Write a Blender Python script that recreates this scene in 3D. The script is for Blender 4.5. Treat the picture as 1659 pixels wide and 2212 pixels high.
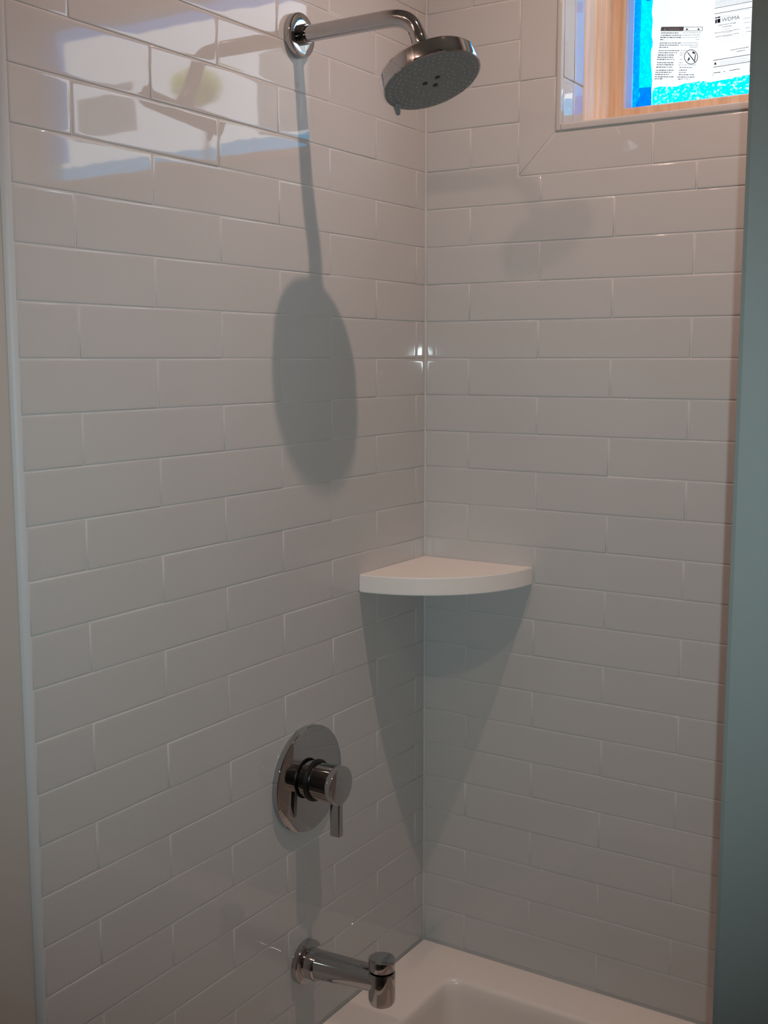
import bpy, bmesh, math, random
from mathutils import Vector, Matrix

for o in list(bpy.data.objects):
    bpy.data.objects.remove(o)
random.seed(7)
scene = bpy.context.scene
C = scene.collection

# ------------------------------------------------------------------ units
# Layout is measured in tile rows (one row = 65 mm): x along the window wall, -y out of
# the alcove along the fixture wall, z in rows below a grout line near the shower arm.
U = 0.065
TUBZ, TUB_H = -26.07, 0.50


def W(x, y, z):
    return Vector((x * U, y * U, (z - TUBZ) * U + TUB_H))


# ------------------------------------------------------------------ camera
CAM = (16.328, -27.845, -9.014)
YAW, PITCH, ROLL, FPX = -0.566, -0.132, -0.001, 2486.99
_f = Vector((math.sin(YAW) * math.cos(PITCH), math.cos(YAW) * math.cos(PITCH), math.sin(PITCH)))
_r = Vector((math.cos(YAW), -math.sin(YAW), 0.0))
_u = _r.cross(_f)
_r2 = _r * math.cos(ROLL) + _u * math.sin(ROLL)
_u2 = _u * math.cos(ROLL) - _r * math.sin(ROLL)
cam_data = bpy.data.cameras.new('camera')
cam_data.sensor_fit = 'HORIZONTAL'
cam_data.sensor_width = 36.0
cam_data.lens = FPX / 1659.0 * 36.0
cam_data.clip_start = 0.01
cam = bpy.data.objects.new('camera', cam_data)
C.objects.link(cam)
cam.matrix_world = Matrix.Translation(W(*CAM)) @ Matrix((_r2, _u2, -_f)).transposed().to_4x4()
scene.camera = cam


def px_on_y(u, v, y):
    """photo pixel -> point on the plane y = const (row units)"""
    d = _f + _r2 * ((u - 829.5) / FPX) - _u2 * ((v - 1106.0) / FPX)
    t = (y - CAM[1]) / d.y
    return (CAM[0] + d.x * t, y, CAM[2] + d.z * t)


# ------------------------------------------------------------------ sky, lamps, exposure
world = bpy.data.worlds.new('overcast_sky')
scene.world = world
world.use_nodes = True
bg = world.node_tree.nodes['Background']
bg.inputs['Color'].default_value = (0.80, 0.89, 1.0, 1)
bg.inputs['Strength'].default_value = 4.6

WARM = (1.0, 0.68, 0.56)


def point_light(name, loc, power, color, radius):
    d = bpy.data.lights.new(name, 'POINT')
    d.energy = power
    d.color = color
    d.shadow_soft_size = radius
    o = bpy.data.objects.new(name, d)
    o.location = loc
    C.objects.link(o)
    return o


LAMP_TUB = (9.7, -6.9, 8.05)      # recessed lamp over the tub
LAMP_ROOM = (3.2, -28.0, 8.05)    # recessed lamp in the room behind the camera
_tl = bpy.data.lights.new('tub_lamp_light', 'SPOT')      # a downlight: strongest straight down
_tl.energy = 31.0
_tl.color = WARM
_tl.shadow_soft_size = 0.011
_tl.spot_size = math.radians(164)
_tl.spot_blend = 1.0
_tlo = bpy.data.objects.new('tub_lamp_light', _tl)
_tlo.location = W(*LAMP_TUB)
C.objects.link(_tlo)
point_light('room_lamp_light', W(*LAMP_ROOM), 14.0, WARM, 0.035)
# the phone's own little flash, one centimetre beside its lens
_fl = bpy.data.lights.new('phone_flash_light', 'SPOT')
_fl.energy = 36.0
_fl.color = (0.74, 0.95, 1.0)
_fl.shadow_soft_size = 0.0025
_fl.spot_size = math.radians(71)
_fl.spot_blend = 1.0
_flo = bpy.data.objects.new('phone_flash_light', _fl)
_flo.matrix_world = Matrix.Translation(_r2 * (0.154 * U)) @ cam.matrix_world
C.objects.link(_flo)

vs = scene.view_settings
vs.view_transform = 'Standard'
vs.look = 'None'
vs.exposure = 0.0
vs.gamma = 1.0
vs.use_curve_mapping = False


# ------------------------------------------------------------------ materials
def mat(name, color, rough=0.5, metal=0.0, spec=0.5, ior=None, noise=None, bump=None):
    """noise = (scale, amount) colour variation; bump = (scale, strength, distance)"""
    m = bpy.data.materials.new(name)
    m.use_nodes = True
    nt = m.node_tree
    b = nt.nodes['Principled BSDF']
    b.inputs['Base Color'].default_value = (*color, 1)
    b.inputs['Roughness'].default_value = rough
    b.inputs['Metallic'].default_value = metal
    b.inputs['Specular IOR Level'].default_value = spec
    if ior:
        b.inputs['IOR'].default_value = ior
    geo = nt.nodes.new('ShaderNodeNewGeometry')
    if noise:
        n = nt.nodes.new('ShaderNodeTexNoise')
        n.inputs['Scale'].default_value = noise[0]
        n.inputs['Detail'].default_value = 4
        nt.links.new(geo.outputs['Position'], n.inputs['Vector'])
        r = nt.nodes.new('ShaderNodeMix')
        r.data_type = 'RGBA'
        k = noise[1]
        r.inputs['A'].default_value = (*[c * (1 - k) for c in color], 1)
        r.inputs['B'].default_value = (*[min(1, c * (1 + k)) for c in color], 1)
        nt.links.new(n.outputs['Fac'], r.inputs['Factor'])
        nt.links.new(r.outputs['Result'], b.inputs['Base Color'])
    if bump:
        n2 = nt.nodes.new('ShaderNodeTexNoise')
        n2.inputs['Scale'].default_value = bump[0]
        n2.inputs['Detail'].default_value = 1.5
        nt.links.new(geo.outputs['Position'], n2.inputs['Vector'])
        bp = nt.nodes.new('ShaderNodeBump')
        bp.inputs['Strength'].default_value = bump[1]
        bp.inputs['Distance'].default_value = bump[2]
        nt.links.new(n2.outputs['Fac'], bp.inputs['Height'])
        nt.links.new(bp.outputs['Normal'], b.inputs['Normal'])
    return m


def wood_mat(name, c1, c2):
    m = bpy.data.materials.new(name)
    m.use_nodes = True
    nt = m.node_tree
    b = nt.nodes['Principled BSDF']
    b.inputs['Roughness'].default_value = 0.45
    geo = nt.nodes.new('ShaderNodeNewGeometry')
    mp = nt.nodes.new('ShaderNodeMapping')
    mp.inputs['Scale'].default_value = (90, 90, 5)
    n = nt.nodes.new('ShaderNodeTexNoise')
    n.inputs['Scale'].default_value = 1.0
    n.inputs['Detail'].default_value = 5
    cr = nt.nodes.new('ShaderNodeValToRGB')
    cr.color_ramp.elements[0].position = 0.32
    cr.color_ramp.elements[0].color = (*c2, 1)
    cr.color_ramp.elements[1].position = 0.62
    cr.color_ramp.elements[1].color = (*c1, 1)
    nt.links.new(geo.outputs['Position'], mp.inputs['Vector'])
    nt.links.new(mp.outputs['Vector'], n.inputs['Vector'])
    nt.links.new(n.outputs['Fac'], cr.inputs['Fac'])
    nt.links.new(cr.outputs['Color'], b.inputs['Base Color'])
    return m


def sheet_mat(name, color, clear, mottled=None):
    """thin sheet that lets daylight through: diffuse glow plus a clear share"""
    m = bpy.data.materials.new(name)
    m.use_nodes = True
    nt = m.node_tree
    nt.nodes.remove(nt.nodes['Principled BSDF'])
    out = nt.nodes['Material Output']
    tl = nt.nodes.new('ShaderNodeBsdfTranslucent')
    df = nt.nodes.new('ShaderNodeBsdfDiffuse')
    tr = nt.nodes.new('ShaderNodeBsdfTransparent')
    m1 = nt.nodes.new('ShaderNodeMixShader')
    m2 = nt.nodes.new('ShaderNodeMixShader')
    for nd in (tl, df, tr):
        nd.inputs['Color'].default_value = (*color, 1)
    m1.inputs['Fac'].default_value = 0.35
    m2.inputs['Fac'].default_value = clear
    nt.links.new(tl.outputs[0], m1.inputs[1])
    nt.links.new(df.outputs[0], m1.inputs[2])
    nt.links.new(m1.outputs[0], m2.inputs[1])
    nt.links.new(tr.outputs[0], m2.inputs[2])
    nt.links.new(m2.outputs[0], out.inputs['Surface'])
    if mottled:
        geo = nt.nodes.new('ShaderNodeNewGeometry')
        n = nt.nodes.new('ShaderNodeTexNoise')
        n.inputs['Scale'].default_value = mottled[0]
        n.inputs['Detail'].default_value = 3
        cr = nt.nodes.new('ShaderNodeValToRGB')
        cr.color_ramp.elements[0].position = 0.50
        cr.color_ramp.elements[0].color = (*color, 1)
        cr.color_ramp.elements[1].position = 0.72
        cr.color_ramp.elements[1].color = (*mottled[1], 1)
        nt.links.new(geo.outputs['Position'], n.inputs['Vector'])
        nt.links.new(n.outputs['Fac'], cr.inputs['Fac'])
        for nd in (tl, df, tr):
            nt.links.new(cr.outputs['Color'], nd.inputs['Color'])
    return m


M = {}
M['tile'] = mat('white_glazed_tile', (0.50, 0.49, 0.478), rough=0.035, ior=1.5, bump=(16, 0.3, 0.0003))
M['grout'] = mat('white_grout', (0.58, 0.565, 0.545), rough=0.8, spec=0.2, noise=(300, 0.05))
M['paint_warm'] = mat('warm_white_paint', (0.45, 0.42, 0.385), rough=0.55, noise=(60, 0.02), bump=(400, 0.05, 0.0004))
M['paint_teal'] = mat('teal_grey_paint', (0.125, 0.14, 0.132), rough=0.6, noise=(60, 0.03), bump=(400, 0.05, 0.0004))
M['ceiling'] = mat('ceiling_paint', (0.5, 0.49, 0.47), rough=0.9, spec=0.2)
M['floor'] = mat('floor_grey_tile', (0.22, 0.21, 0.20), rough=0.5, noise=(12, 0.1))
M['trim'] = mat('glazed_edge_trim', (0.54, 0.54, 0.545), rough=0.45, spec=0.3)
M['chrome'] = mat('polished_chrome', (0.50, 0.505, 0.51), rough=0.035, metal=1.0)
M['black'] = mat('black_rubber', (0.004, 0.004, 0.004), rough=0.4)
M['face'] = mat('dark_grey_plastic', (0.20, 0.205, 0.20), rough=0.42, noise=(260, 0.25))
M['nozzle'] = mat('grey_silicone', (0.28, 0.285, 0.28), rough=0.5)
M['shelf'] = mat('white_stone_shelf', (0.80, 0.76, 0.72), rough=0.32, noise=(90, 0.02))
M['tub'] = mat('white_tub_enamel', (0.77, 0.725, 0.68), rough=0.25, noise=(40, 0.015))
M['wood'] = wood_mat('pine_window_wood', (0.82, 0.68, 0.56), (0.70, 0.52, 0.38))
M['wood_dark'] = wood_mat('pine_sash_wood', (0.70, 0.50, 0.35), (0.56, 0.36, 0.22))
M['vinyl'] = mat('lavender_grey_spacer', (0.50, 0.47, 0.52), rough=0.4)
M['paper'] = sheet_mat('backlit_paper', (0.80, 0.81, 0.82), 0.25)
M['film'] = sheet_mat('cyan_protective_film', (0.0, 0.72, 1.0), 0.70, mottled=(230, (0.80, 1.0, 1.0)))
M['film_plain'] = sheet_mat('blue_cyan_protective_film', (0.0, 0.56, 1.0), 0.70, mottled=(320, (0.0, 0.85, 1.0)))
M['tape'] = sheet_mat('blue_masking_tape', (0.0, 0.60, 1.0), 0.50)
M['ink'] = mat('dark_print_ink', (0.02, 0.022, 0.04), rough=0.7, spec=0.1)
M['ink_grey'] = mat('grey_print_ink', (0.10, 0.11, 0.13), rough=0.7, spec=0.1)
M['leaf'] = mat('yellow_green_leaf', (0.70, 0.78, 0.06), rough=0.6)
M['bark'] = mat('grey_brown_bark', (0.16, 0.12, 0.09), rough=0.9)
M['ground'] = mat('garden_ground', (0.16, 0.20, 0.10), rough=0.9, noise=(2, 0.3))
M['lens'] = bpy.data.materials.new('lit_lamp_lens')
M['lens'].use_nodes = True
_b = M['lens'].node_tree.nodes['Principled BSDF']
_b.inputs['Emission Color'].default_value = (1.0, 0.72, 0.5, 1)
_b.inputs['Emission Strength'].default_value = 6.0


def glass_mat():
    m = bpy.data.materials.new('window_glass')
    m.use_nodes = True
    nt = m.node_tree
    nt.nodes.remove(nt.nodes['Principled BSDF'])
    tr = nt.nodes.new('ShaderNodeBsdfTransparent')
    gl = nt.nodes.new('ShaderNodeBsdfGlossy')
    gl.inputs['Roughness'].default_value = 0.02
    mx = nt.nodes.new('ShaderNodeMixShader')
    mx.inputs['Fac'].default_value = 0.05
    nt.links.new(tr.outputs[0], mx.inputs[1])
    nt.links.new(gl.outputs[0], mx.inputs[2])
    nt.links.new(mx.outputs[0], nt.nodes['Material Output'].inputs['Surface'])
    return m


M['glass'] = glass_mat()


# ------------------------------------------------------------------ helpers
def link(name, me, material, parent=None, sharp=None, smooth=False):
    me.materials.clear()
    me.materials.append(material)
    if smooth:
        me.shade_smooth()
        if sharp is not None:
            me.set_sharp_from_angle(angle=math.radians(sharp))
    o = bpy.data.objects.new(name, me)
    C.objects.link(o)
    if parent:
        o.parent = parent
    return o


def tag(o, label, cat, group=None):
    o['label'] = label
    o['category'] = cat
    if group:
        o['group'] = group
    return o


def thing(name, label, cat, loc, group=None):
    o = bpy.data.objects.new(name, None)
    o.empty_display_size = 0.05
    o.location = loc
    C.objects.link(o)
    return tag(o, label, cat, group)


def fresh(name, verts, faces, origin=Vector((0, 0, 0))):
    me = bpy.data.meshes.new(name)
    me.from_pydata([tuple(Vector(v) - origin) for v in verts], [], faces)
    bm = bmesh.new()
    bm.from_mesh(me)
    bmesh.ops.recalc_face_normals(bm, faces=bm.faces)
    bm.to_mesh(me)
    bm.free()
    return me


def box_me(name, a, b, origin=Vector((0, 0, 0)), bevel=0.0, segs=2):
    """box between two corners in row units"""
    p, q = W(*a), W(*b)
    lo = Vector([min(p[i], q[i]) for i in range(3)]) - origin
    hi = Vector([max(p[i], q[i]) for i in range(3)]) - origin
    bm = bmesh.new()
    bmesh.ops.create_cube(bm, size=1)
    for v in bm.verts:
        v.co = Vector([(lo[i] + hi[i]) / 2 + v.co[i] * (hi[i] - lo[i]) for i in range(3)])
    if bevel:
        bmesh.ops.bevel(bm, geom=bm.edges[:], offset=bevel, segments=segs, affect='EDGES', profile=0.6)
    me = bpy.data.meshes.new(name)
    bm.to_mesh(me)
    bm.free()
    return me


def struct(name, me, material):
    o = link(name, me, material)
    o['kind'] = 'structure'
    return o


def lathe_me(name, prof, org, axis, origin=Vector((0, 0, 0)), n=56):
    """prof = [(radius, distance along axis)] in row units, revolved about axis at org (row units)"""
    ax = Vector(axis).normalized()
    s = ax.orthogonal().normalized()
    t = ax.cross(s)
    o = W(*org) - origin
    vs_, fs = [], []
    rings = []
    for r, d in prof:
        if r < 1e-6:
            rings.append([len(vs_)])
            vs_.append(o + ax * d * U)
        else:
            ring = []
            for i in range(n):
                a = 2 * math.pi * i / n
                ring.append(len(vs_))
                vs_.append(o + ax * d * U + (s * math.cos(a) + t * math.sin(a)) * r * U)
            rings.append(ring)
    for A, B in zip(rings, rings[1:]):
        for i in range(n):
            j = (i + 1) % n
            if len(A) == 1 and len(B) == 1:
                continue
            if len(A) == 1:
                fs.append((A[0], B[i], B[j]))
            elif len(B) == 1:
                fs.append((A[i], A[j], B[0]))
            else:
                fs.append((A[i], A[j], B[j], B[i]))
    if len(rings[0]) > 1:
        fs.append(tuple(rings[0]))
    if len(rings[-1]) > 1:
        fs.append(tuple(rings[-1]))
    return fresh(name, vs_, fs)


def tube_me(name, pts, r, origin=Vector((0, 0, 0)), n=32):
    """round tube through points (row units)"""
    P = [W(*p) - origin for p in pts]
    rr = r if isinstance(r, (list, tuple)) else [r] * len(P)
    vs_, fs, rings = [], [], []
    side = None
    for i, p in enumerate(P):
        d = (P[min(i + 1, len(P) - 1)] - P[max(i - 1, 0)]).normalized()
        if side is None:
            side = Vector((0, 1, 0)) if abs(d.y) < 0.9 else Vector((1, 0, 0))
        s = (side - d * side.dot(d)).normalized()
        t = d.cross(s)
        ring = []
        for k in range(n):
            a = 2 * math.pi * k / n
            ring.append(len(vs_))
            vs_.append(p + (s * math.cos(a) + t * math.sin(a)) * rr[i] * U)
        rings.append(ring)
    for A, B in zip(rings, rings[1:]):
        for k in range(n):
            j = (k + 1) % n
            fs.append((A[k], A[j], B[j], B[k]))
    fs.append(tuple(rings[0]))
    fs.append(tuple(rings[-1]))
    return fresh(name, vs_, fs)


def prism_me(name, poly, z0, z1, origin=Vector((0, 0, 0))):
    """poly [(x, y)] in row units extruded between two heights"""
    n = len(poly)
    v = [W(x, y, z0) for x, y in poly] + [W(x, y, z1) for x, y in poly]
    f = [tuple(range(n)), tuple(range(n, 2 * n))] + [(i, (i + 1) % n, n + (i + 1) % n, n + i) for i in range(n)]
    return fresh(name, v, f, origin)


# ---- glazed tiles: flat face, softly cushioned rim, built from any outline
TILE_LOOPS = [(0.0, -3.0), (0.0, -0.9), (0.35, -0.42), (0.9, -0.15), (2.0, -0.03), (3.6, 0.0), (6.0, 0.0)]  # inset mm, depth mm
_tile_cache = {}


def inset(poly, d):
    n = len(poly)
    out = []
    for i in range(n):
        p0, p1, p2 = poly[i - 1], poly[i], poly[(i + 1) % n]
        e1 = (p1 - p0).normalized()
        e2 = (p2 - p1).normalized()
        n1 = Vector((-e1.y, e1.x))
        n2 = Vector((-e2.y, e2.x))
        k = 1 + n1.dot(n2)
        out.append(p1 + (n1 + n2) * (d / max(k, 0.05)))
    return out


def tile_me(poly_m, scale=1.0):
    """poly_m: counter-clockwise outline in metres around its own centre; face towards +z"""
    key = tuple((round(p.x, 4), round(p.y, 4)) for p in poly_m)
    if key in _tile_cache:
        return _tile_cache[key]
    n = len(poly_m)
    vs_, fs = [], []
    for ins, dep in TILE_LOOPS:
        for p in inset(poly_m, ins * 0.001 * scale):
            vs_.append((p.x, p.y, dep * 0.001))
    for L in range(len(TILE_LOOPS) - 1):
        for i in range(n):
            j = (i + 1) % n
            fs.append((L * n + i, L * n + j, (L + 1) * n + j, (L + 1) * n + i))
    base = (len(TILE_LOOPS) - 1) * n
    fs.append(tuple(base + i for i in range(n)))
    me = bpy.data.meshes.new('tile')
    me.from_pydata(vs_, [], fs)
    me.materials.append(M['tile'])
    me.shade_smooth()
    _tile_cache[key] = me
    return me


GAP = 0.011


def add_tile(poly, frame, parent, tilt=0.0032, scale=1.0):
    """poly: outline [(s, z)] in row units on a wall; frame(s, z) -> (world point, 3x3 basis)"""
    cs = (min(p[0] for p in poly) + max(p[0] for p in poly)) / 2
    cz = (min(p[1] for p in poly) + max(p[1] for p in poly)) / 2
    pm = [Vector(((s - cs) * U, (z - cz) * U)) for s, z in poly]
    pm = inset(pm, GAP * U)
    me = tile_me(pm, scale)
    o = bpy.data.objects.new('tile', me)
    C.objects.link(o)
    org, basis = frame(cs, cz)
    rot = Matrix.Rotation(random.gauss(0, tilt), 3, 'X') @ Matrix.Rotation(random.gauss(0, tilt * 0.5), 3, 'Y')
    mw = (basis @ rot).to_4x4()
    mw.translation = org + basis.col[2] * random.uniform(-0.0003, 0.0002)
    o.parent = parent
    o.matrix_basis = mw
    return o


def left_frame(s, z):       # s = distance from the corner; wall faces +x
    # local x runs towards the corner (+y), local y up, local z = +x
    return W(0, -s, z), Matrix(((0, 0, 1), (1, 0, 0), (0, 1, 0)))


def back_frame(s, z):       # wall faces -y
    return W(s, 0, z), Matrix(((1, 0, 0), (0, 0, -1), (0, 1, 0)))


def rowz(k):
    return {-1: 1.10, 0: 0.09, 1: -0.92, 2: -1.94, 3: -2.96}.get(k, float(-k) if k > 3 else -k + 0.1)


# ------------------------------------------------------------------ room shell
CEIL = 8.4
FLOOR = TUBZ - TUB_H / U
G = 0.016                    # grout lies this far behind the tile faces (rows)
X_END, D0, L = 22.6, 14.082, 4.054
WX0, WX1, WZ0, WZ1 = 3.91, 19.1, -3.14, 3.6           # window opening
BX0, BX1, BZ0, BZ1 = 2.78, 20.23, -4.32, 4.73         # outer edge of the border tiles

floor = struct('floor', box_me('floor', (-2, 6, FLOOR - 1), (32, -46, FLOOR)), M['floor'])
ceiling = struct('ceiling', box_me('ceiling', (-2, 6, CEIL), (32, -46, CEIL + 1)), M['ceiling'])
wall_left = struct('wall_left', box_me('wall_left', (-2, 4, FLOOR), (-G, -D0, CEIL)), M['grout'])
struct('wall_left_painted', box_me('wall_left_painted', (-2, -D0, FLOOR), (-0.10, -45, CEIL)), M['paint_warm'])

# back wall with the window opening: four slabs around it in one mesh
_bm = bmesh.new()
for a, b in (((0 - G, 4.4, FLOOR), (WX0, G, CEIL)), ((WX1, 4.4, FLOOR), (32, G, CEIL)),
             ((WX0, 4.4, FLOOR), (WX1, G, WZ0)), ((WX0, 4.4, WZ1), (WX1, G, CEIL))):
    _t = box_me('t', a, b)
    _bm.from_mesh(_t)
    bpy.data.meshes.remove(_t)
_me = bpy.data.meshes.new('wall_back')
_bm.to_mesh(_me)
_bm.free()
wall_back = struct('wall_back', _me, M['grout'])

struct('wall_right', box_me('wall_right', (X_END, G, FLOOR), (X_END + 1.7, -13.3, CEIL)), M['paint_warm'])
struct('wall_front', box_me('wall_front', (-2, -45, FLOOR), (32, -46.5, CEIL)), M['paint_teal'])
struct('wall_room_right', box_me('wall_room_right', (30, -13.3, FLOOR), (32, -45, CEIL)), M['paint_teal'])
struct('wall_wing', box_me('wall_wing', (12.76, -15.0, FLOOR), (30, -13.3, CEIL), bevel=0.004), M['paint_teal'])

# ------------------------------------------------------------------ wall tiles
for k in range(-9, 33):
    zt, zb = rowz(k), rowz(k + 1)
    zt = min(zt, CEIL)
    off = 0.499 if k % 2 == 0 else 2.505
    cuts = [0.02] + [off + n * L for n in range(0, 5) if off + n * L < D0 - 0.2] + [D0]
    if k >= 26:
        cuts = [12.05] + [c for c in cuts if c > 12.3]
    if k == 25:
        zb = TUBZ + 0.03
    if k == 26:
        zt = TUBZ
    zb = max(zb, FLOOR)
    for a, b in zip(cuts, cuts[1:]):
        # outline counter-clockwise seen from the room; local x points to the corner, so s is negated
        poly = [(-b, zb), (-a, zb), (-a, zt), (-b, zt)]
        add_tile(poly, lambda s, z: left_frame(-s, z), wall_left)

EPS = 0.02
for k in range(-9, 26):
    zt, zb = min(rowz(k), CEIL), rowz(k + 1)
    if k == 25:
        zb = TUBZ + 0.03
    off = 3.419 if k % 2 == 0 else 1.377
    cuts = [0.02] + [off + n * L for n in range(0, 6) if off + n * L < X_END - 0.2] + [X_END - 0.03]
    for a, b in zip(cuts, cuts[1:]):
        polys = []
        if b <= BX0 or a >= BX1 or zt <= BZ0 or zb >= BZ1:
            polys.append([(a, zb), (b, zb), (b, zt), (a, zt)])
        elif zb < BZ0 < zt:       # row cut by the lower border
            if a < BX0 - 0.1:
                polys.append([(a, zb), (b, zb), (b, BZ0), (BX0, BZ0), (BX0, zt), (a, zt)])
            elif b > BX1 + 0.1:
                polys.append([(a, zb), (b, zb), (b, zt), (BX1, zt), (BX1, BZ0), (a, BZ0)])
            else:
                polys.append([(a, zb), (b, zb), (b, BZ0), (a, BZ0)])
        elif zb < BZ1 < zt:       # row cut by the upper border
            if a < BX0 - 0.1:
                polys.append([(a, zb), (BX0, zb), (BX0, BZ1), (b, BZ1), (b, zt), (a, zt)])
            elif b > BX1 + 0.1:
                polys.append([(a, BZ1), (BX1, BZ1), (BX1, zb), (b, zb), (b, zt), (a, zt)])
            else:
                polys.append([(a, BZ1), (b, BZ1), (b, zt), (a, zt)])
        else:
            if BX0 - a > 0.1:
                polys.append([(a, zb), (BX0, zb), (BX0, zt), (a, zt)])
            if b - BX1 > 0.1:
                polys.append([(BX1, zb), (b, zb), (b, zt), (BX1, zt)])
        for p in polys:
            add_tile(p, back_frame, wall_back)

# border tiles round the window, mitred at the corners
IX0, IX1, IZ0, IZ1 = 3.79, 19.22, -3.31, 3.72
bx = [6.37, 6.37 + L, 6.37 + 2 * L]
xs = [None] + bx + [None]
bottom = [[(BX0, BZ0), (bx[0], BZ0), (bx[0], IZ0), (IX0, IZ0)]]
bottom += [[(a, BZ0), (b, BZ0), (b, IZ0), (a, IZ0)] for a, b in zip(bx, bx[1:])]
bottom += [[(bx[-1], BZ0), (BX1, BZ0), (IX1, IZ0), (bx[-1], IZ0)]]
top = [[(BX0, BZ1), (IX0, IZ1), (bx[0], IZ1), (bx[0], BZ1)]]
top += [[(a, IZ1), (b, IZ1), (b, BZ1), (a, BZ1)] for a, b in zip(bx, bx[1:])]
top += [[(bx[-1], IZ1), (IX1, IZ1), (BX1, BZ1), (bx[-1], BZ1)]]
zj = [-1.95, 2.1]
left = [[(BX0, BZ0), (IX0, IZ0), (IX0, zj[0]), (BX0, zj[0])],
        [(BX0, zj[0]), (IX0, zj[0]), (IX0, zj[1]), (BX0, zj[1])],
        [(BX0, zj[1]), (IX0, zj[1]), (IX0, IZ1), (BX0, BZ1)]]
right = [[(IX1, IZ0), (BX1, BZ0), (BX1, zj[0]), (IX1, zj[0])],
         [(IX1, zj[0]), (BX1, zj[0]), (BX1, zj[1]), (IX1, zj[1])],
         [(IX1, zj[1]), (BX1, zj[1]), (BX1, BZ1), (IX1, IZ1)]]
for p in bottom + top + left + right:
    add_tile(p, back_frame, wall_back, tilt=0.001, scale=0.8)

# quarter-round edge strip closing the tiled end of the fixture wall
prof = [(-0.10, -D0 - 0.015), (0.0, -D0 - 0.015)]
prof = [(-0.2, -D0 - 0.01)] + [(-0.13 + 0.145 * math.cos(a), -D0 - 0.01 - 0.15 * math.sin(a))
                               for a in [math.radians(t) for t in range(0, 91, 10)]] + [(-0.2, -D0 - 0.16)]
struct('trim_1', prism_me('trim_1', prof, FLOOR, CEIL), M['trim']).data.shade_smooth()
bpy.data.objects['trim_1'].data.set_sharp_from_angle(angle=math.radians(40))

# ------------------------------------------------------------------ window
GY = 3.4                                         # glass plane (rows behind the tile face)
win = struct('window_1', box_me('window_pane', (4.40, GY, -2.55), (WX1 - 0.5, GY + 0.06, WZ1 - 0.5)), M['glass'])
win['label'] = 'high awning window over the tub with clear glass in a pine frame'

# rounded glazed edging of the opening
e0, e1 = -0.03, 0.16
for nm, a, b in (('edge_trim', (IX0 + 0.01, e0, IZ0 + 0.01), (WX0 + 0.03, e1, IZ1 - 0.01)),
                 ('edge_trim', (WX1 - 0.03, e0, IZ0 + 0.01), (IX1 - 0.01, e1, IZ1 - 0.01)),
                 ('edge_trim', (WX0 + 0.03, e0, IZ0 + 0.01), (WX1 - 0.03, e1, WZ0 + 0.03)),
                 ('edge_trim', (WX0 + 0.03, e0, WZ1 - 0.03), (WX1 - 0.03, e1, IZ1 - 0.01))):
    link(nm, box_me(nm, a, b, bevel=0.003, segs=3), M['tile'], win, sharp=60, smooth=True)

# glazed tiles lining the opening: left and right cheeks, sill, head
def cheek(face_x, sgn, s0, s1, z0, z1):
    def fr(s, z):
        if sgn > 0:
            return W(face_x, -s, z), Matrix(((0, 0, 1), (1, 0, 0), (0, 1, 0)))
        return W(face_x, s, z), Matrix(((0, 0, -1), (-1, 0, 0), (0, 1, 0)))
    if sgn > 0:       # local x = +y, so outline uses (y, z)
        add_tile([(s0, z0), (s1, z0), (s1, z1), (s0, z1)], lambda s, z: (W(face_x, s, z), Matrix(((0, 0, 1), (1, 0, 0), (0, 1, 0)))), wall_back, 0.002)
    else:
        add_tile([(-s1, z0), (-s0, z0), (-s0, z1), (-s1, z1)], lambda s, z: (W(face_x, -s, z), Matrix(((0, 0, -1), (-1, 0, 0), (0, 1, 0)))), wall_back, 0.002)


for z0, z1 in ((WZ0, -1.95), (-1.95, 2.1), (2.1, WZ1)):
    for s0, s1 in ((0.16, 0.80), (0.80, 1.44)):
        cheek(WX0 + 0.03, 1, s0, s1, z0, z1)
        cheek(WX1 - 0.03, -1, s0, s1, z0, z1)
xx = [WX0, 6.37, 6.37 + L, 6.37 + 2 * L, WX1]
for a, b in zip(xx, xx[1:]):
    add_tile([(a, 0.16), (b, 0.16), (b, 1.44), (a, 1.44)], lambda s, y: (W(s, y, WZ0 + 0.03), Matrix(((1, 0, 0), (0, 1, 0), (0, 0, 1)))), wall_back, 0.002)
    add_tile([(a, -1.44), (b, -1.44), (b, -0.16), (a, -0.16)], lambda s, y: (W(s, -y, WZ1 - 0.03), Matrix(((1, 0, 0), (0, -1, 0), (0, 0, -1)))), wall_back, 0.002)


# stepped pine frame: profile (offset into the opening, depth), swept round with mitres
def frame_part(name, prof, material):
    ops = [(WX0, WZ0, 1, 1), (WX1, WZ0, -1, 1), (WX1, WZ1, -1, -1), (WX0, WZ1, 1, -1)]
    n = len(prof)
    for i, nm in enumerate(('sill_member', 'jamb_member', 'head_member', 'jamb_member')):
        a, b = ops[i], ops[(i + 1) % 4]
        v = [W(a[0] + a[2] * o, d, a[1] + a[3] * o * (1.38 if a[3] > 0 else 1)) for o, d in prof] + [W(b[0] + b[2] * o, d, b[1] + b[3] * o * (1.38 if b[3] > 0 else 1)) for o, d in prof]
        f = [(k, (k + 1) % n, n + (k + 1) % n, n + k) for k in range(n)] + [tuple(range(n)), tuple(range(n, 2 * n))]
        link(name + '_' + nm, fresh(name, v, f), material, win)


frame_part('frame', [(0.0, 1.44), (0.055, 1.46), (0.055, 1.95), (0.065, 2.2), (0.15, 2.2), (0.16, 2.45), (0.22, 2.45), (0.23, 2.8), (0.0, 2.8)], M['wood'])
frame_part('sash', [(0.23, 2.8), (0.57, 2.8), (0.60, 2.86), (0.60, 3.05), (0.23, 3.05)], M['wood_dark'])
frame_part('glazing', [(0.30, 3.05), (0.605, 3.05), (0.62, GY), (0.62, GY + 0.5), (0.30, GY + 0.5)], M['vinyl'])

# ------------------------------------------------------------------ things stuck to the glass
SY = GY - 0.012


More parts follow.
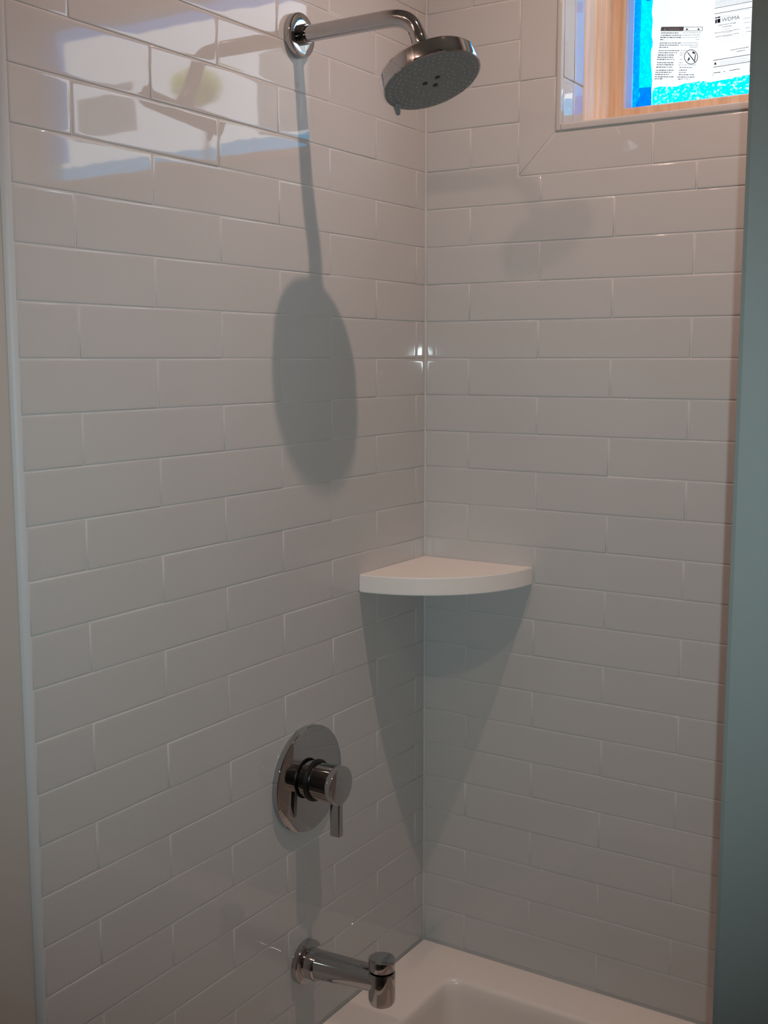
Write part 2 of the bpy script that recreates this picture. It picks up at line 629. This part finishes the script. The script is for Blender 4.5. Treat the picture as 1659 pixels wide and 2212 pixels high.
def gp(u, v, y=SY):
    p = px_on_y(u, v, y)
    return (p[0], p[2])


def sheet(name, outline, y, thick, material, parent=None, org=Vector((0, 0, 0))):
    """outline [(x, z)] in row units -> thin sheet in the glass plane, thick towards the room"""
    n = len(outline)
    v = [W(x, y, z) for x, z in outline] + [W(x, y - thick, z) for x, z in outline]
    f = [tuple(range(n)), tuple(range(n, 2 * n))] + [(i, (i + 1) % n, n + (i + 1) % n, n + i) for i in range(n)]
    return link(name, fresh(name, v, f, org), material, parent)


def flat(name, polys, y, material, parent, org):
    """several flat print shapes as one printed layer"""
    v, f = [], []
    for pl in polys:
        b = len(v)
        v += [W(x, y, z) for x, z in pl]
        f.append(tuple(range(b, b + len(pl))))
    me = bpy.data.meshes.new(name)
    me.from_pydata([tuple(p - org) for p in v], [], f)
    return link(name, me, material, parent)


def ragged(p, q, n, amp, axis):
    out = []
    for i in range(n + 1):
        t = i / n
        a = [p[0] + (q[0] - p[0]) * t, p[1] + (q[1] - p[1]) * t]
        a[axis] += random.uniform(-amp, amp)
        out.append(tuple(a))
    return out


gl0, gl1, gb, gt = WX0 + 0.625, WX1 - 0.625, WZ0 + 0.625 * 1.38, WZ1 - 0.625
pl = gp(1408, 100)[0]
zb_in = gp(1480, 180)[1]
tag(sheet('protective_film', [(gl0, gb), (pl + 0.02, gb)] + ragged((pl + 0.02, gb + 0.1), (pl, gt), 26, 0.035, 0) + [(gl0, gt)], SY + 0.004, 0.004, M['film_plain']),
    'blue-cyan film strip down the left edge of the window glass', 'film')
tag(sheet('protective_film', [(pl + 0.05, gb), (gl1, gb)] + ragged((gl1, zb_in), (pl + 0.05, zb_in - 0.02), 60, 0.05, 1), SY + 0.004, 0.004, M['film']),
    'torn mottled cyan film along the bottom of the window glass', 'film')
tag(sheet('protective_film', [(gl1 - 0.85, gb + 0.7), (gl1, gb + 0.7), (gl1, gt - 0.62)] + ragged((gl1 - 0.8, gt - 0.62), (gl1 - 0.85, gb + 0.75), 20, 0.05, 0), SY + 0.004, 0.004, M['film_plain']),
    'blue film strip down the far right edge of the window glass', 'film')
tag(sheet('protective_film', [(pl + 0.05, gt), (gl1, gt)][::-1] + ragged((pl + 0.05, gt - 0.55), (gl1, gt - 0.6), 40, 0.05, 1), SY + 0.004, 0.004, M['film_plain']),
    'blue film strip along the top edge of the window glass', 'film')
T1 = [gp(*p) for p in ((1370, 238), (1383, 205), (1379, 196), (1381, 190), (1407, 188), (1406, 236))]
tag(sheet('masking_tape', T1, SY - 0.002, 0.006, M['tape']), 'blue masking tape piece at the lower left corner of the window glass', 'tape')
T2 = [gp(*p) for p in ((1397, 3), (1412, -1), (1412, -26), (1397, -22))]
tag(sheet('masking_tape', T2, SY - 0.002, 0.006, M['tape']), 'dark blue masking tape piece at the top left of the white warning sheet', 'tape')

# warning sheet
PY = SY - 0.012
pa = [gp(u, v, SY) for u, v in ((1408, 178), (1540, 166), (1544, -80), (1412, -80))]
o0 = W(pa[0][0], SY, pa[0][1])
wl = thing('warning_label', 'white paper warning sheet with prohibition sign stuck on window glass', 'label', o0)
sheet('paper', pa, SY - 0.004, 0.004, M['paper'], wl, o0)


def quad(p1, p2, p3, p4, y=PY):
    return [gp(*p, y) for p in (p1, p2, p3, p4)]


def bar(x0, x1, y0, y1, th, slant=0.0):
    """print stroke from pixel (x0, y0) to (x1, y1), th pixels thick"""
    return quad((x0, y0 - th / 2), (x1, y1 - th / 2), (x1, y1 + th / 2), (x0, y0 + th / 2))


flat('header_bar', [quad((1428.5, 58), (1477.5, 57.5), (1476, 67), (1427, 67))], PY, M['ink_grey'], wl, o0)
flat('header_box', [bar(1478, 1518, 58.3, 58.3, 0.9), bar(1477, 1516.5, 66.5, 66.5, 0.9),
                    quad((1517.3, 58), (1518.3, 58), (1517, 67), (1516, 67))], PY, M['ink_grey'], wl, o0)
flat('triangle', [quad((1436.5, 60), (1436.6, 60), (1440, 65.3), (1433, 65.3), PY - 0.004)], PY - 0.004, M['paper'], wl, o0)
flat('triangle', [[gp(*p, PY) for p in ((1484, 60), (1487, 65), (1481, 65))], [gp(*p, PY) for p in ((1509, 60), (1512, 65), (1506, 65))]], PY, M['ink_grey'], wl, o0)

rng = random.Random(3)


def words(lines, th, heavy=1.0):
    out = []
    for (x0, x1, y0, slope) in lines:
        x = x0
        while x < x1 - 1:
            w = min(rng.uniform(2.5, 6.5), x1 - x)
            out.append(bar(x, x + w, y0 + slope * (x - x0), y0 + slope * (x + w - x0), th * rng.uniform(0.75, 1.15)))
            x += w + rng.uniform(0.7, 1.3)
    return out


Lc = [(1428, 1467, 71.3), (1427, 1472, 76.3), (1426.5, 1471, 81), (1426, 1433.5, 85.7), (1425, 1470, 93), (1424.5, 1466, 97.6), (1424, 1443.5, 102.3),
      (1423, 1467, 109.5), (1422, 1462, 114), (1421.3, 1457, 119), (1420, 1454.5, 123.7), (1419.5, 1457, 128.3), (1419, 1456, 135.3), (1418.5, 1456, 140), (1417.5, 1452, 145),
      (1416.5, 1456, 151.6), (1416, 1451, 156.3), (1415, 1445, 161), (1414, 1457, 166), (1413.5, 1432, 170.3)]
flat('text_lines', words([(a, b, y, 0.0) for a, b, y in Lc], 1.7), PY, M['ink_grey'], wl, o0)
Rc = [(1475, 1514, 71), (1474, 1513, 76), (1474, 1511, 81), (1503, 1510, 85.5), (1470, 1508, 93), (1470, 1508, 97.5), (1490, 1508, 102), (1470, 1483, 109.5), (1469, 1481, 114.2),
      (1469, 1476, 119), (1468, 1474, 128.5), (1467, 1475, 135.5), (1466, 1503, 140.7)]
flat('text_lines', words([(a, b, y, -0.01) for a, b, y in Rc], 0.8), PY, M['ink_grey'], wl, o0)
Rb = [(1468, 1497, 145.7), (1466.5, 1484, 151.3), (1466.5, 1484, 156.4), (1466, 1499, 161.3), (1463, 1500, 166.4), (1465, 1499, 171)]
flat('text_lines', words([(a, b, y, 0.005) for a, b, y in Rb], 1.6), PY, M['ink_grey'], wl, o0)


def ring(cx, cy, rx, ry, th, n=40):
    out = []
    for i in range(n):
        a, b = 2 * math.pi * i / n, 2 * math.pi * (i + 1) / n
        out.append(quad((cx + rx * math.cos(a), cy + ry * math.sin(a)), (cx + rx * math.cos(b), cy + ry * math.sin(b)),
                        (cx + (rx - th) * math.cos(b), cy + (ry - th) * math.sin(b)), (cx + (rx - th) * math.cos(a), cy + (ry - th) * math.sin(a))))
    return out


sym = ring(1492.7, 123, 15, 16, 1.4)
sym.append(quad((1484.5, 113.5), (1486, 112.5), (1502.5, 134), (1501, 135.5)))
sym.append(quad((1484.5, 133), (1487, 125), (1490, 123.2), (1489.5, 129)))
sym.append([gp(*p, PY) for p in ((1495, 112.5), (1497, 111), (1501, 113), (1502.5, 116), (1499, 116), (1495.5, 115))])
sym.append(quad((1501.5, 117), (1503.2, 117), (1501.5, 131), (1499.5, 130.5)))
flat('prohibition_sign', sym, PY, M['ink'], wl, o0)

# certification sheet
pb = [gp(u, v, SY) for u, v in ((1541, 166), (1680, 148), (1690, -80), (1546, -80))]
o1 = W(pb[0][0], SY, pb[0][1])
cl = thing('certification_label', 'white certification sheet lettered WDMA beside the warning sheet', 'label', o1)
sheet('paper', pb, SY - 0.008, 0.004, M['paper'], cl, o1)


def sl(x0, x1, y0, th, slope=-0.17):
    return bar(x0, x1, y0, y0 + slope * (x1 - x0), th)


for _ln in [sl(1541, 1660, 18.5, 1.1, -0.185), sl(1541, 1660, 30.6, 1.1, -0.18), sl(1540, 1660, 130.8, 1.3, -0.163), sl(1540, 1660, 145.5, 1.2, -0.155),
                     bar(1540, 1540.7, 148, 148, 34)]:
    flat('ruled_line', [_ln], PY, M['ink_grey'], cl, o1)
flat('window_emblem', [quad((1545.2, 37.5), (1548.6, 36.8), (1548.6, 39.5), (1545, 40.2)), quad((1549.6, 36.7), (1556, 35.3), (1556, 38.3), (1549.6, 39.4)),
                       quad((1545.2, 42.3), (1548.6, 41.6), (1548.4, 50), (1545, 50.8)), quad((1549.6, 41.4), (1556, 40), (1556, 48.6), (1549.6, 49.9))], PY, M['ink'], cl, o1)


def text_print(name, body, p_left, p_right, height_px, material, parent, org, spacing=1.0):
    cu = bpy.data.curves.new(name, 'FONT')
    cu.body = body
    cu.size = 1.0
    cu.space_character = spacing
    tmp = bpy.data.objects.new(name, cu)
    C.objects.link(tmp)
    dg = bpy.context.evaluated_depsgraph_get()
    me = bpy.data.meshes.new_from_object(tmp.evaluated_get(dg))
    bpy.data.objects.remove(tmp)
    xs_ = [v.co.x for v in me.vertices]
    ys_ = [v.co.y for v in me.vertices]
    x0, x1, y0, y1 = min(xs_), max(xs_), min(ys_), max(ys_)
    a, b = gp(*p_left, PY - 0.004), gp(*p_right, PY - 0.004)
    c = gp(p_left[0], p_left[1] - height_px, PY - 0.004)
    A = W(a[0], PY - 0.004, a[1])
    B = W(b[0], PY - 0.004, b[1])
    Cc = W(c[0], PY - 0.004, c[1])
    for v in me.vertices:
        s, t = (v.co.x - x0) / (x1 - x0), (v.co.y - y0) / (y1 - y0)
        v.co = A + (B - A) * s + (Cc - A) * t - org
    return link(name, me, material, parent)


text_print('lettering', 'WDMA', (1559, 47.5), (1598, 40.8), 8.2, M['ink_grey'], cl, o1)
text_print('lettering', 'WARNING', (1441, 65.2), (1467, 65.0), 5.0, M['paper'], wl, o0)
fine = []
for y in (2, 4.5, 7, 9.5, 12):
    fine += words([(1543, 1622, y + 1.5, -0.15)], 0.5)
fine += words([(1559, 1597, 36, -0.16), (1575, 1618, 27, -0.16)], 0.45)
fine += words([(1552, 1590, 55, -0.16), (1561, 1582, 58.5, -0.16)], 1.1)
fine += words([(1565, 1578, 63.5, -0.17), (1606, 1622, 40, -0.12), (1607, 1622, 49.3, -0.12), (1610, 1622, 60.5, -0.12), (1612, 1622, 68.5, -0.12)], 0.8)
fine += words([(1543, 1598, 72, -0.17), (1546, 1596, 80, -0.17), (1562, 1582, 71, -0.16), (1562, 1582, 79, -0.16)], 0.9)
fine += words([(1553, 1617, 84.5, -0.17), (1553, 1617, 92.5, -0.17)], 0.25)
fine += words([(1578, 1618, 108.5, -0.18), (1591, 1611, 111.5, -0.18)], 1.2)
fine += words([(1554, 1618, 133.5, -0.15), (1554, 1618, 136.5, -0.15), (1554, 1618, 139.5, -0.15)], 0.5)
fine += words([(1542, 1558, 157.5, -0.1), (1563, 1567, 154.5, -0.1), (1575, 1598, 152.5, -0.16)], 1.5)
flat('text_lines', fine, PY, M['ink_grey'], cl, o1)
flat('triangle', [[gp(*p, PY) for p in ((1545, 133.5), (1548.6, 139.2), (1541.8, 140))]], PY, M['ink_grey'], cl, o1)

# a further paper sheet on the hidden half of the pane, seen mirrored in the tiles
pc = [(14.2, -0.80), (17.1, -0.80), (17.1, 0.62), (14.2, 0.62)]
tl_ = tag(sheet('paper_label', pc, SY, 0.004, M['paper']), 'plain white paper label near the right end of the window glass', 'label')

# ------------------------------------------------------------------ shower arm and head
AY, AZ = -5.83, -1.74
org = W(0, AY, AZ)
sh = thing('shower_fixture', 'chrome wall-mounted shower head with bent arm and grey spray face', 'shower head', org)
link('flange', lathe_me('flange', [(0.46, 0.0), (0.485, 0.02), (0.485, 0.13), (0.475, 0.16), (0.45, 0.175), (0.30, 0.18), (0.0, 0.18)], (0, AY, AZ), (1, 0, 0), org), M['chrome'], sh, 35, True)
link('collar', lathe_me('collar', [(0.225, 0.15), (0.225, 0.30), (0.20, 0.33), (0.15, 0.33)], (0, AY, AZ), (1, 0, 0), org), M['chrome'], sh, 35, True)
hc = Vector((3.57, AY, -3.17))
ha, hb = math.radians(23.0), math.radians(-5.3)
hn = Vector((math.sin(ha) * math.cos(hb), math.sin(hb), -math.cos(ha) * math.cos(hb)))   # spray direction
back = hc - hn * 0.41
top_pt = hc - hn * 1.08
pts = [(0.1, AY, AZ), (2.2, AY, AZ), (2.36, AY, AZ)]
# bend: from +x to hn
b0 = Vector((2.38, AY, AZ))
b3 = top_pt
for i in range(1, 15):
    t = i / 14
    c1 = b0 + Vector((0.52, 0, 0))
    c2 = b3 - hn * 0.36
    p = b0 * (1 - t) ** 3 + c1 * 3 * t * (1 - t) ** 2 + c2 * 3 * t * t * (1 - t) + b3 * t ** 3
    pts.append(tuple(p))
link('arm', tube_me('arm', pts, 0.182, org), M['chrome'], sh, 40, True)
tp = tuple(top_pt)
link('nut', lathe_me('nut', [(0.12, -0.06), (0.185, -0.05), (0.19, -0.035), (0.19, 0.30), (0.175, 0.33), (0.15, 0.33)], tp, hn, org), M['chrome'], sh, 35, True)
link('ball_joint', lathe_me('ball_joint', [(0.12, 0.2), (0.17, 0.27), (0.18, 0.42), (0.21, 0.60), (0.25, 0.68)], tp, hn, org), M['chrome'], sh, 50, True)
hb_o = tuple(back)
link('head_body', lathe_me('head_body', [(0.0, 0.0), (0.30, 0.0), (0.70, 0.02), (0.98, 0.04), (1.045, 0.06), (1.065, 0.09), (1.08, 0.35), (1.072, 0.40), (1.045, 0.415), (1.02, 0.40), (0.0, 0.40)], hb_o, hn, org, 96), M['chrome'], sh, 30, True)
face = link('spray_face', lathe_me('spray_face', [(1.03, -0.02), (1.03, 0.0), (1.02, 0.012), (0.98, 0.018), (0.0, 0.018)], tuple(hc), hn, org, 96), M['face'], sh, 30, True)
# nozzles: little cones on the face
s1 = hn.orthogonal().normalized()
s2 = hn.cross(s1)
nv, nf = [], []


def cone(p, r, h, n=6):
    b = len(nv)
    for i in range(n):
        a = 2 * math.pi * i / n
        nv.append(W(*(p + s1 * r * math.cos(a) + s2 * r * math.sin(a))))
    for i in range(n):
        a = 2 * math.pi * i / n
        nv.append(W(*(p + s1 * r * .6 * math.cos(a) + s2 * r * .6 * math.sin(a) + hn * h)))
    for i in range(n):
        j = (i + 1) % n
        nf.append((b + i, b + j, b + n + j, b + n + i))
    nf.append(tuple(b + n + i for i in range(n)))


for rr, cnt in ((0.94, 44), (0.82, 38), (0.70, 32), (0.47, 20), (0.36, 14)):
    for i in range(cnt):
        a = 2 * math.pi * (i + (0.5 if cnt % 4 else 0)) / cnt
        cone(hc + hn * 0.016 + s1 * rr * math.cos(a) + s2 * rr * math.sin(a), 0.024, 0.022)
nz = link('nozzles', fresh('nozzles', nv, nf, org), M['nozzle'], face)
nz['kind'] = 'stuff'
# three dark massage outlets round the centre
ex = (Vector((1, 0, 0)) - hn * hn.x).normalized()
ey = hn.cross(ex)
for ang in (20, 140, 260):
    a = math.radians(ang)
    c = hc + hn * 0.017 + ex * 0.17 * math.cos(a) + ey * 0.17 * math.sin(a)
    link('outlet', lathe_me('outlet', [(0.06, -0.01), (0.06, 0.008), (0.045, 0.012), (0.0, 0.012)], tuple(c), hn, org, 20), M['black'], face, 40, True)
# selector tab hanging from the rim
rim_dir = (Vector(px_on_y(880, 240, AY)) - hc)
rim_dir = (rim_dir - hn * rim_dir.dot(hn)).normalized()
tc = hc + rim_dir * 0.97
link('selector_tab', tube_me('selector_tab', [tuple(tc - hn * 0.02), tuple(tc + hn * 0.04 + rim_dir * 0.02), tuple(tc + hn * 0.20 + rim_dir * 0.05)], [0.085, 0.08, 0.045], org, 12), M['face'], sh, 50, True)

# ------------------------------------------------------------------ mixer valve
VY, VZ = -5.80, -19.27
org = W(0, VY, VZ)
va = thing('shower_valve', 'round chrome shower valve plate with knob and lever pointing down', 'valve', org)
link('plate', lathe_me('plate', [(1.32, 0.0), (1.33, 0.02), (1.33, 0.155), (1.32, 0.172), (1.30, 0.18), (0.0, 0.18)], (0, VY, VZ), (1, 0, 0), org, 96), M['chrome'], va, 30, True)
link('sleeve', lathe_me('sleeve', [(0.46, 0.13), (0.46, 0.30), (0.44, 0.31), (0.30, 0.31)], (0, VY, VZ), (1, 0, 0), org), M['chrome'], va, 35, True)
link('gasket_ring', lathe_me('gasket_ring', [(0.38, 0.30), (0.50, 0.30), (0.52, 0.315), (0.52, 0.375), (0.50, 0.39), (0.38, 0.39)], (0, VY, VZ), (1, 0, 0), org), M['black'], va, 35, True)
link('knob', lathe_me('knob', [(0.36, 0.385), (0.43, 0.385), (0.445, 0.40), (0.475, 0.95), (0.485, 1.05), (0.475, 1.085), (0.44, 1.10), (0.0, 1.11)], (0, VY, VZ), (1, 0, 0), org), M['chrome'], va, 30, True)
link('lever', box_me('lever', (0.80, VY - 0.085, VZ - 0.38), (1.08, VY + 0.085, VZ - 1.30), org, bevel=0.0022, segs=3), M['chrome'], va, 40, True)

# ------------------------------------------------------------------ tub spout
SPY, SPZ = -5.93, -24.02
org = W(0, SPY, SPZ)
sp = thing('tub_spout', 'chrome tub spout with pull-up diverter knob on its end', 'faucet', org)
link('flange', lathe_me('flange', [(0.53, 0.0), (0.55, 0.02), (0.55, 0.16), (0.54, 0.18), (0.52, 0.19), (0.0, 0.19)], (0, SPY, SPZ), (1, 0, 0), org, 72), M['chrome'], sp, 35, True)
link('collar', lathe_me('collar', [(0.38, 0.13), (0.38, 0.50), (0.36, 0.53), (0.30, 0.53)], (0, SPY, SPZ), (1, 0, 0), org), M['chrome'], sp, 35, True)
link('spout_tube', tube_me('spout_tube', [(0.45, SPY, SPZ + 0.03), (1.3, SPY, SPZ + 0.10), (2.3, SPY, SPZ + 0.17)], [0.355, 0.335, 0.31], org, 40), M['chrome'], sp, 40, True)
link('outlet', lathe_me('outlet', [(0.0, -0.74), (0.24, -0.74), (0.275, -0.73), (0.31, -0.68), (0.325, -0.58), (0.325, 0.06), (0.31, 0.09), (0.2, 0.09)], (2.33, SPY, SPZ + 0.33), (0, 0, 1), org), M['chrome'], sp, 35, True)
link('diverter_stem', lathe_me('diverter_stem', [(0.2, 0.05), (0.2, 0.20)], (2.33, SPY, SPZ + 0.33), (0, 0, 1), org), M['black'], sp, 35, True)
link('diverter_knob', lathe_me('diverter_knob', [(0.22, 0.0), (0.29, 0.005), (0.315, 0.03), (0.32, 0.06), (0.32, 0.27), (0.31, 0.29), (0.29, 0.30), (0.0, 0.30)], (2.33, SPY, SPZ + 0.45), (0, 0, 1), org), M['chrome'], sp, 35, True)

# ------------------------------------------------------------------ corner shelf
SR = 3.36
arc = [(SR * math.sin(math.radians(t)), -SR * math.cos(math.radians(t))) for t in [i * 2.0 for i in range(46)]]
poly = [(0.012, -0.012)] + [(max(x, 0.012), min(y, -0.012)) for x, y in arc]
sme = prism_me('corner_shelf', poly, -15.02, -14.55)
_bm = bmesh.new()
_bm.from_mesh(sme)
_e = [e for e in _bm.edges if all(math.hypot(v.co.x, v.co.y) > (SR - 0.02) * U for v in e.verts) and abs(e.verts[0].co.z - e.verts[1].co.z) < 1e-5]
bmesh.ops.bevel(_bm, geom=_e, offset=0.0016, segments=2, affect='EDGES', clamp_overlap=True)
_bm.to_mesh(sme)
_bm.free()
shelf_o = link('corner_shelf', sme, M['shelf'], None, 25, True)
tag(shelf_o, 'white quarter-round corner shelf set between the two tiled walls', 'shelf')

# ------------------------------------------------------------------ bathtub
TX1, TY1 = X_END - 0.05, -11.9


def rrect(x0, x1, y0, y1, r, n=8):
    out = []
    for cx, cy, a0 in ((x1 - r, y1 - r, 0), (x0 + r, y1 - r, 90), (x0 + r, y0 + r, 180), (x1 - r, y0 + r, 270)):
        for i in range(n + 1):
            a = math.radians(a0 + 90 * i / n)
            out.append((cx + r * math.cos(a), cy + r * math.sin(a)))
    return out


def tub_loop(ins, r, z):
    return [(x, y, z) for x, y in rrect(1.60 + ins, TX1 - 1.6 - ins, TY1 + 1.35 + ins, -1.34 - ins, r)]


loops = [[(x, y, TUBZ - 0.05) for x, y in rrect(0.02, TX1, TY1, -0.02, 0.05)],
         [(x, y, TUBZ) for x, y in rrect(0.06, TX1 - 0.04, TY1 + 0.04, -0.06, 0.05)],
         tub_loop(0.0, 0.50, TUBZ), tub_loop(0.05, 0.47, TUBZ - 0.012), tub_loop(0.10, 0.45, TUBZ - 0.05),
         tub_loop(0.14, 0.45, TUBZ - 0.13), tub_loop(0.155, 0.45, TUBZ - 0.4),
         tub_loop(0.32, 0.6, TUBZ - 4.6), tub_loop(0.80, 1.0, TUBZ - 5.4), tub_loop(1.3, 1.1, TUBZ - 5.9), tub_loop(2.4, 1.1, TUBZ - 6.1)]
tv, tf = [], []
nn = len(loops[0])
for lp in loops:
    tv += [W(*p) for p in lp]
for a in range(len(loops) - 1):
    for i in range(nn):
        j = (i + 1) % nn
        tf.append((a * nn + i, a * nn + j, (a + 1) * nn + j, (a + 1) * nn + i))
tf.append(tuple((len(loops) - 1) * nn + i for i in range(nn)))
org = W(TX1 / 2, TY1 / 2, FLOOR)
tub = thing('bathtub', 'white built-in bathtub with wide flat rim under the tiled corner', 'bathtub', org)
link('basin', fresh('basin', tv, tf, org), M['tub'], tub, 35, True)
link('apron', box_me('apron', (0.02, TY1, FLOOR), (TX1, TY1 + 0.35, TUBZ - 0.05), org, bevel=0.004), M['tub'], tub)

# ------------------------------------------------------------------ recessed lamps
def recessed(loc, label):
    o_ = W(loc[0], loc[1], CEIL)
    t = thing('recessed_lamp', label, 'lamp', o_, 'recessed ceiling lamps')
    link('trim_ring', lathe_me('trim_ring', [(0.80, 0.0), (1.15, 0.0), (1.15, -0.06), (1.08, -0.11), (0.86, -0.11), (0.80, -0.05)], (loc[0], loc[1], CEIL), (0, 0, 1), o_), M['ceiling'], t, 30, True)
    link('lens', lathe_me('lens', [(0.0, -0.03), (0.79, -0.03), (0.79, -0.005), (0.0, -0.005)], (loc[0], loc[1], CEIL), (0, 0, 1), o_), M['lens'], t)


recessed(LAMP_TUB, 'round recessed ceiling lamp over the bathtub')
recessed(LAMP_ROOM, 'round recessed ceiling lamp in the room outside the tub alcove')

# ------------------------------------------------------------------ outside
struct('ground', box_me('ground', (-600, 6.5, FLOOR - 4), (900, 900, FLOOR - 3)), M['ground'])
# the young tree whose crown is mirrored in the upper tiles
tx, ty, tz = 189.0, 207.0, 61.0
org = W(tx, ty, FLOOR - 3)
tree = thing('tree', 'yellow-green young tree outside the window mirrored in the upper tiles', 'tree', org)
link('trunk', tube_me('trunk', [(tx, ty, FLOOR - 3), (tx + 0.6, ty, 20), (tx, ty, tz)], [1.6, 1.1, 0.5], org, 10), M['bark'], tree)
lv, lf = [], []
rg = random.Random(11)
for i in range(1500):
    d = Vector((rg.gauss(0, 1), rg.gauss(0, 1), rg.gauss(0, 1))).normalized() * (rg.random() ** 0.4)
    p = W(tx + d.x * 6.5, ty + d.y * 6.5, tz + d.z * 4.5)
    e1_ = Vector((rg.gauss(0, 1), rg.gauss(0, 1), rg.gauss(0, 1))).normalized()
    e2_ = e1_.orthogonal().normalized()
    b = len(lv)
    lv += [p - e1_ * 0.06, p + e2_ * 0.035, p + e1_ * 0.06, p - e2_ * 0.035]
    lf.append((b, b + 1, b + 2, b + 3))
me = bpy.data.meshes.new('crown')
me.from_pydata([tuple(v - org) for v in lv], [], lf)
cr_ = link('crown', me, M['leaf'], tree)
cr_['kind'] = 'stuff'
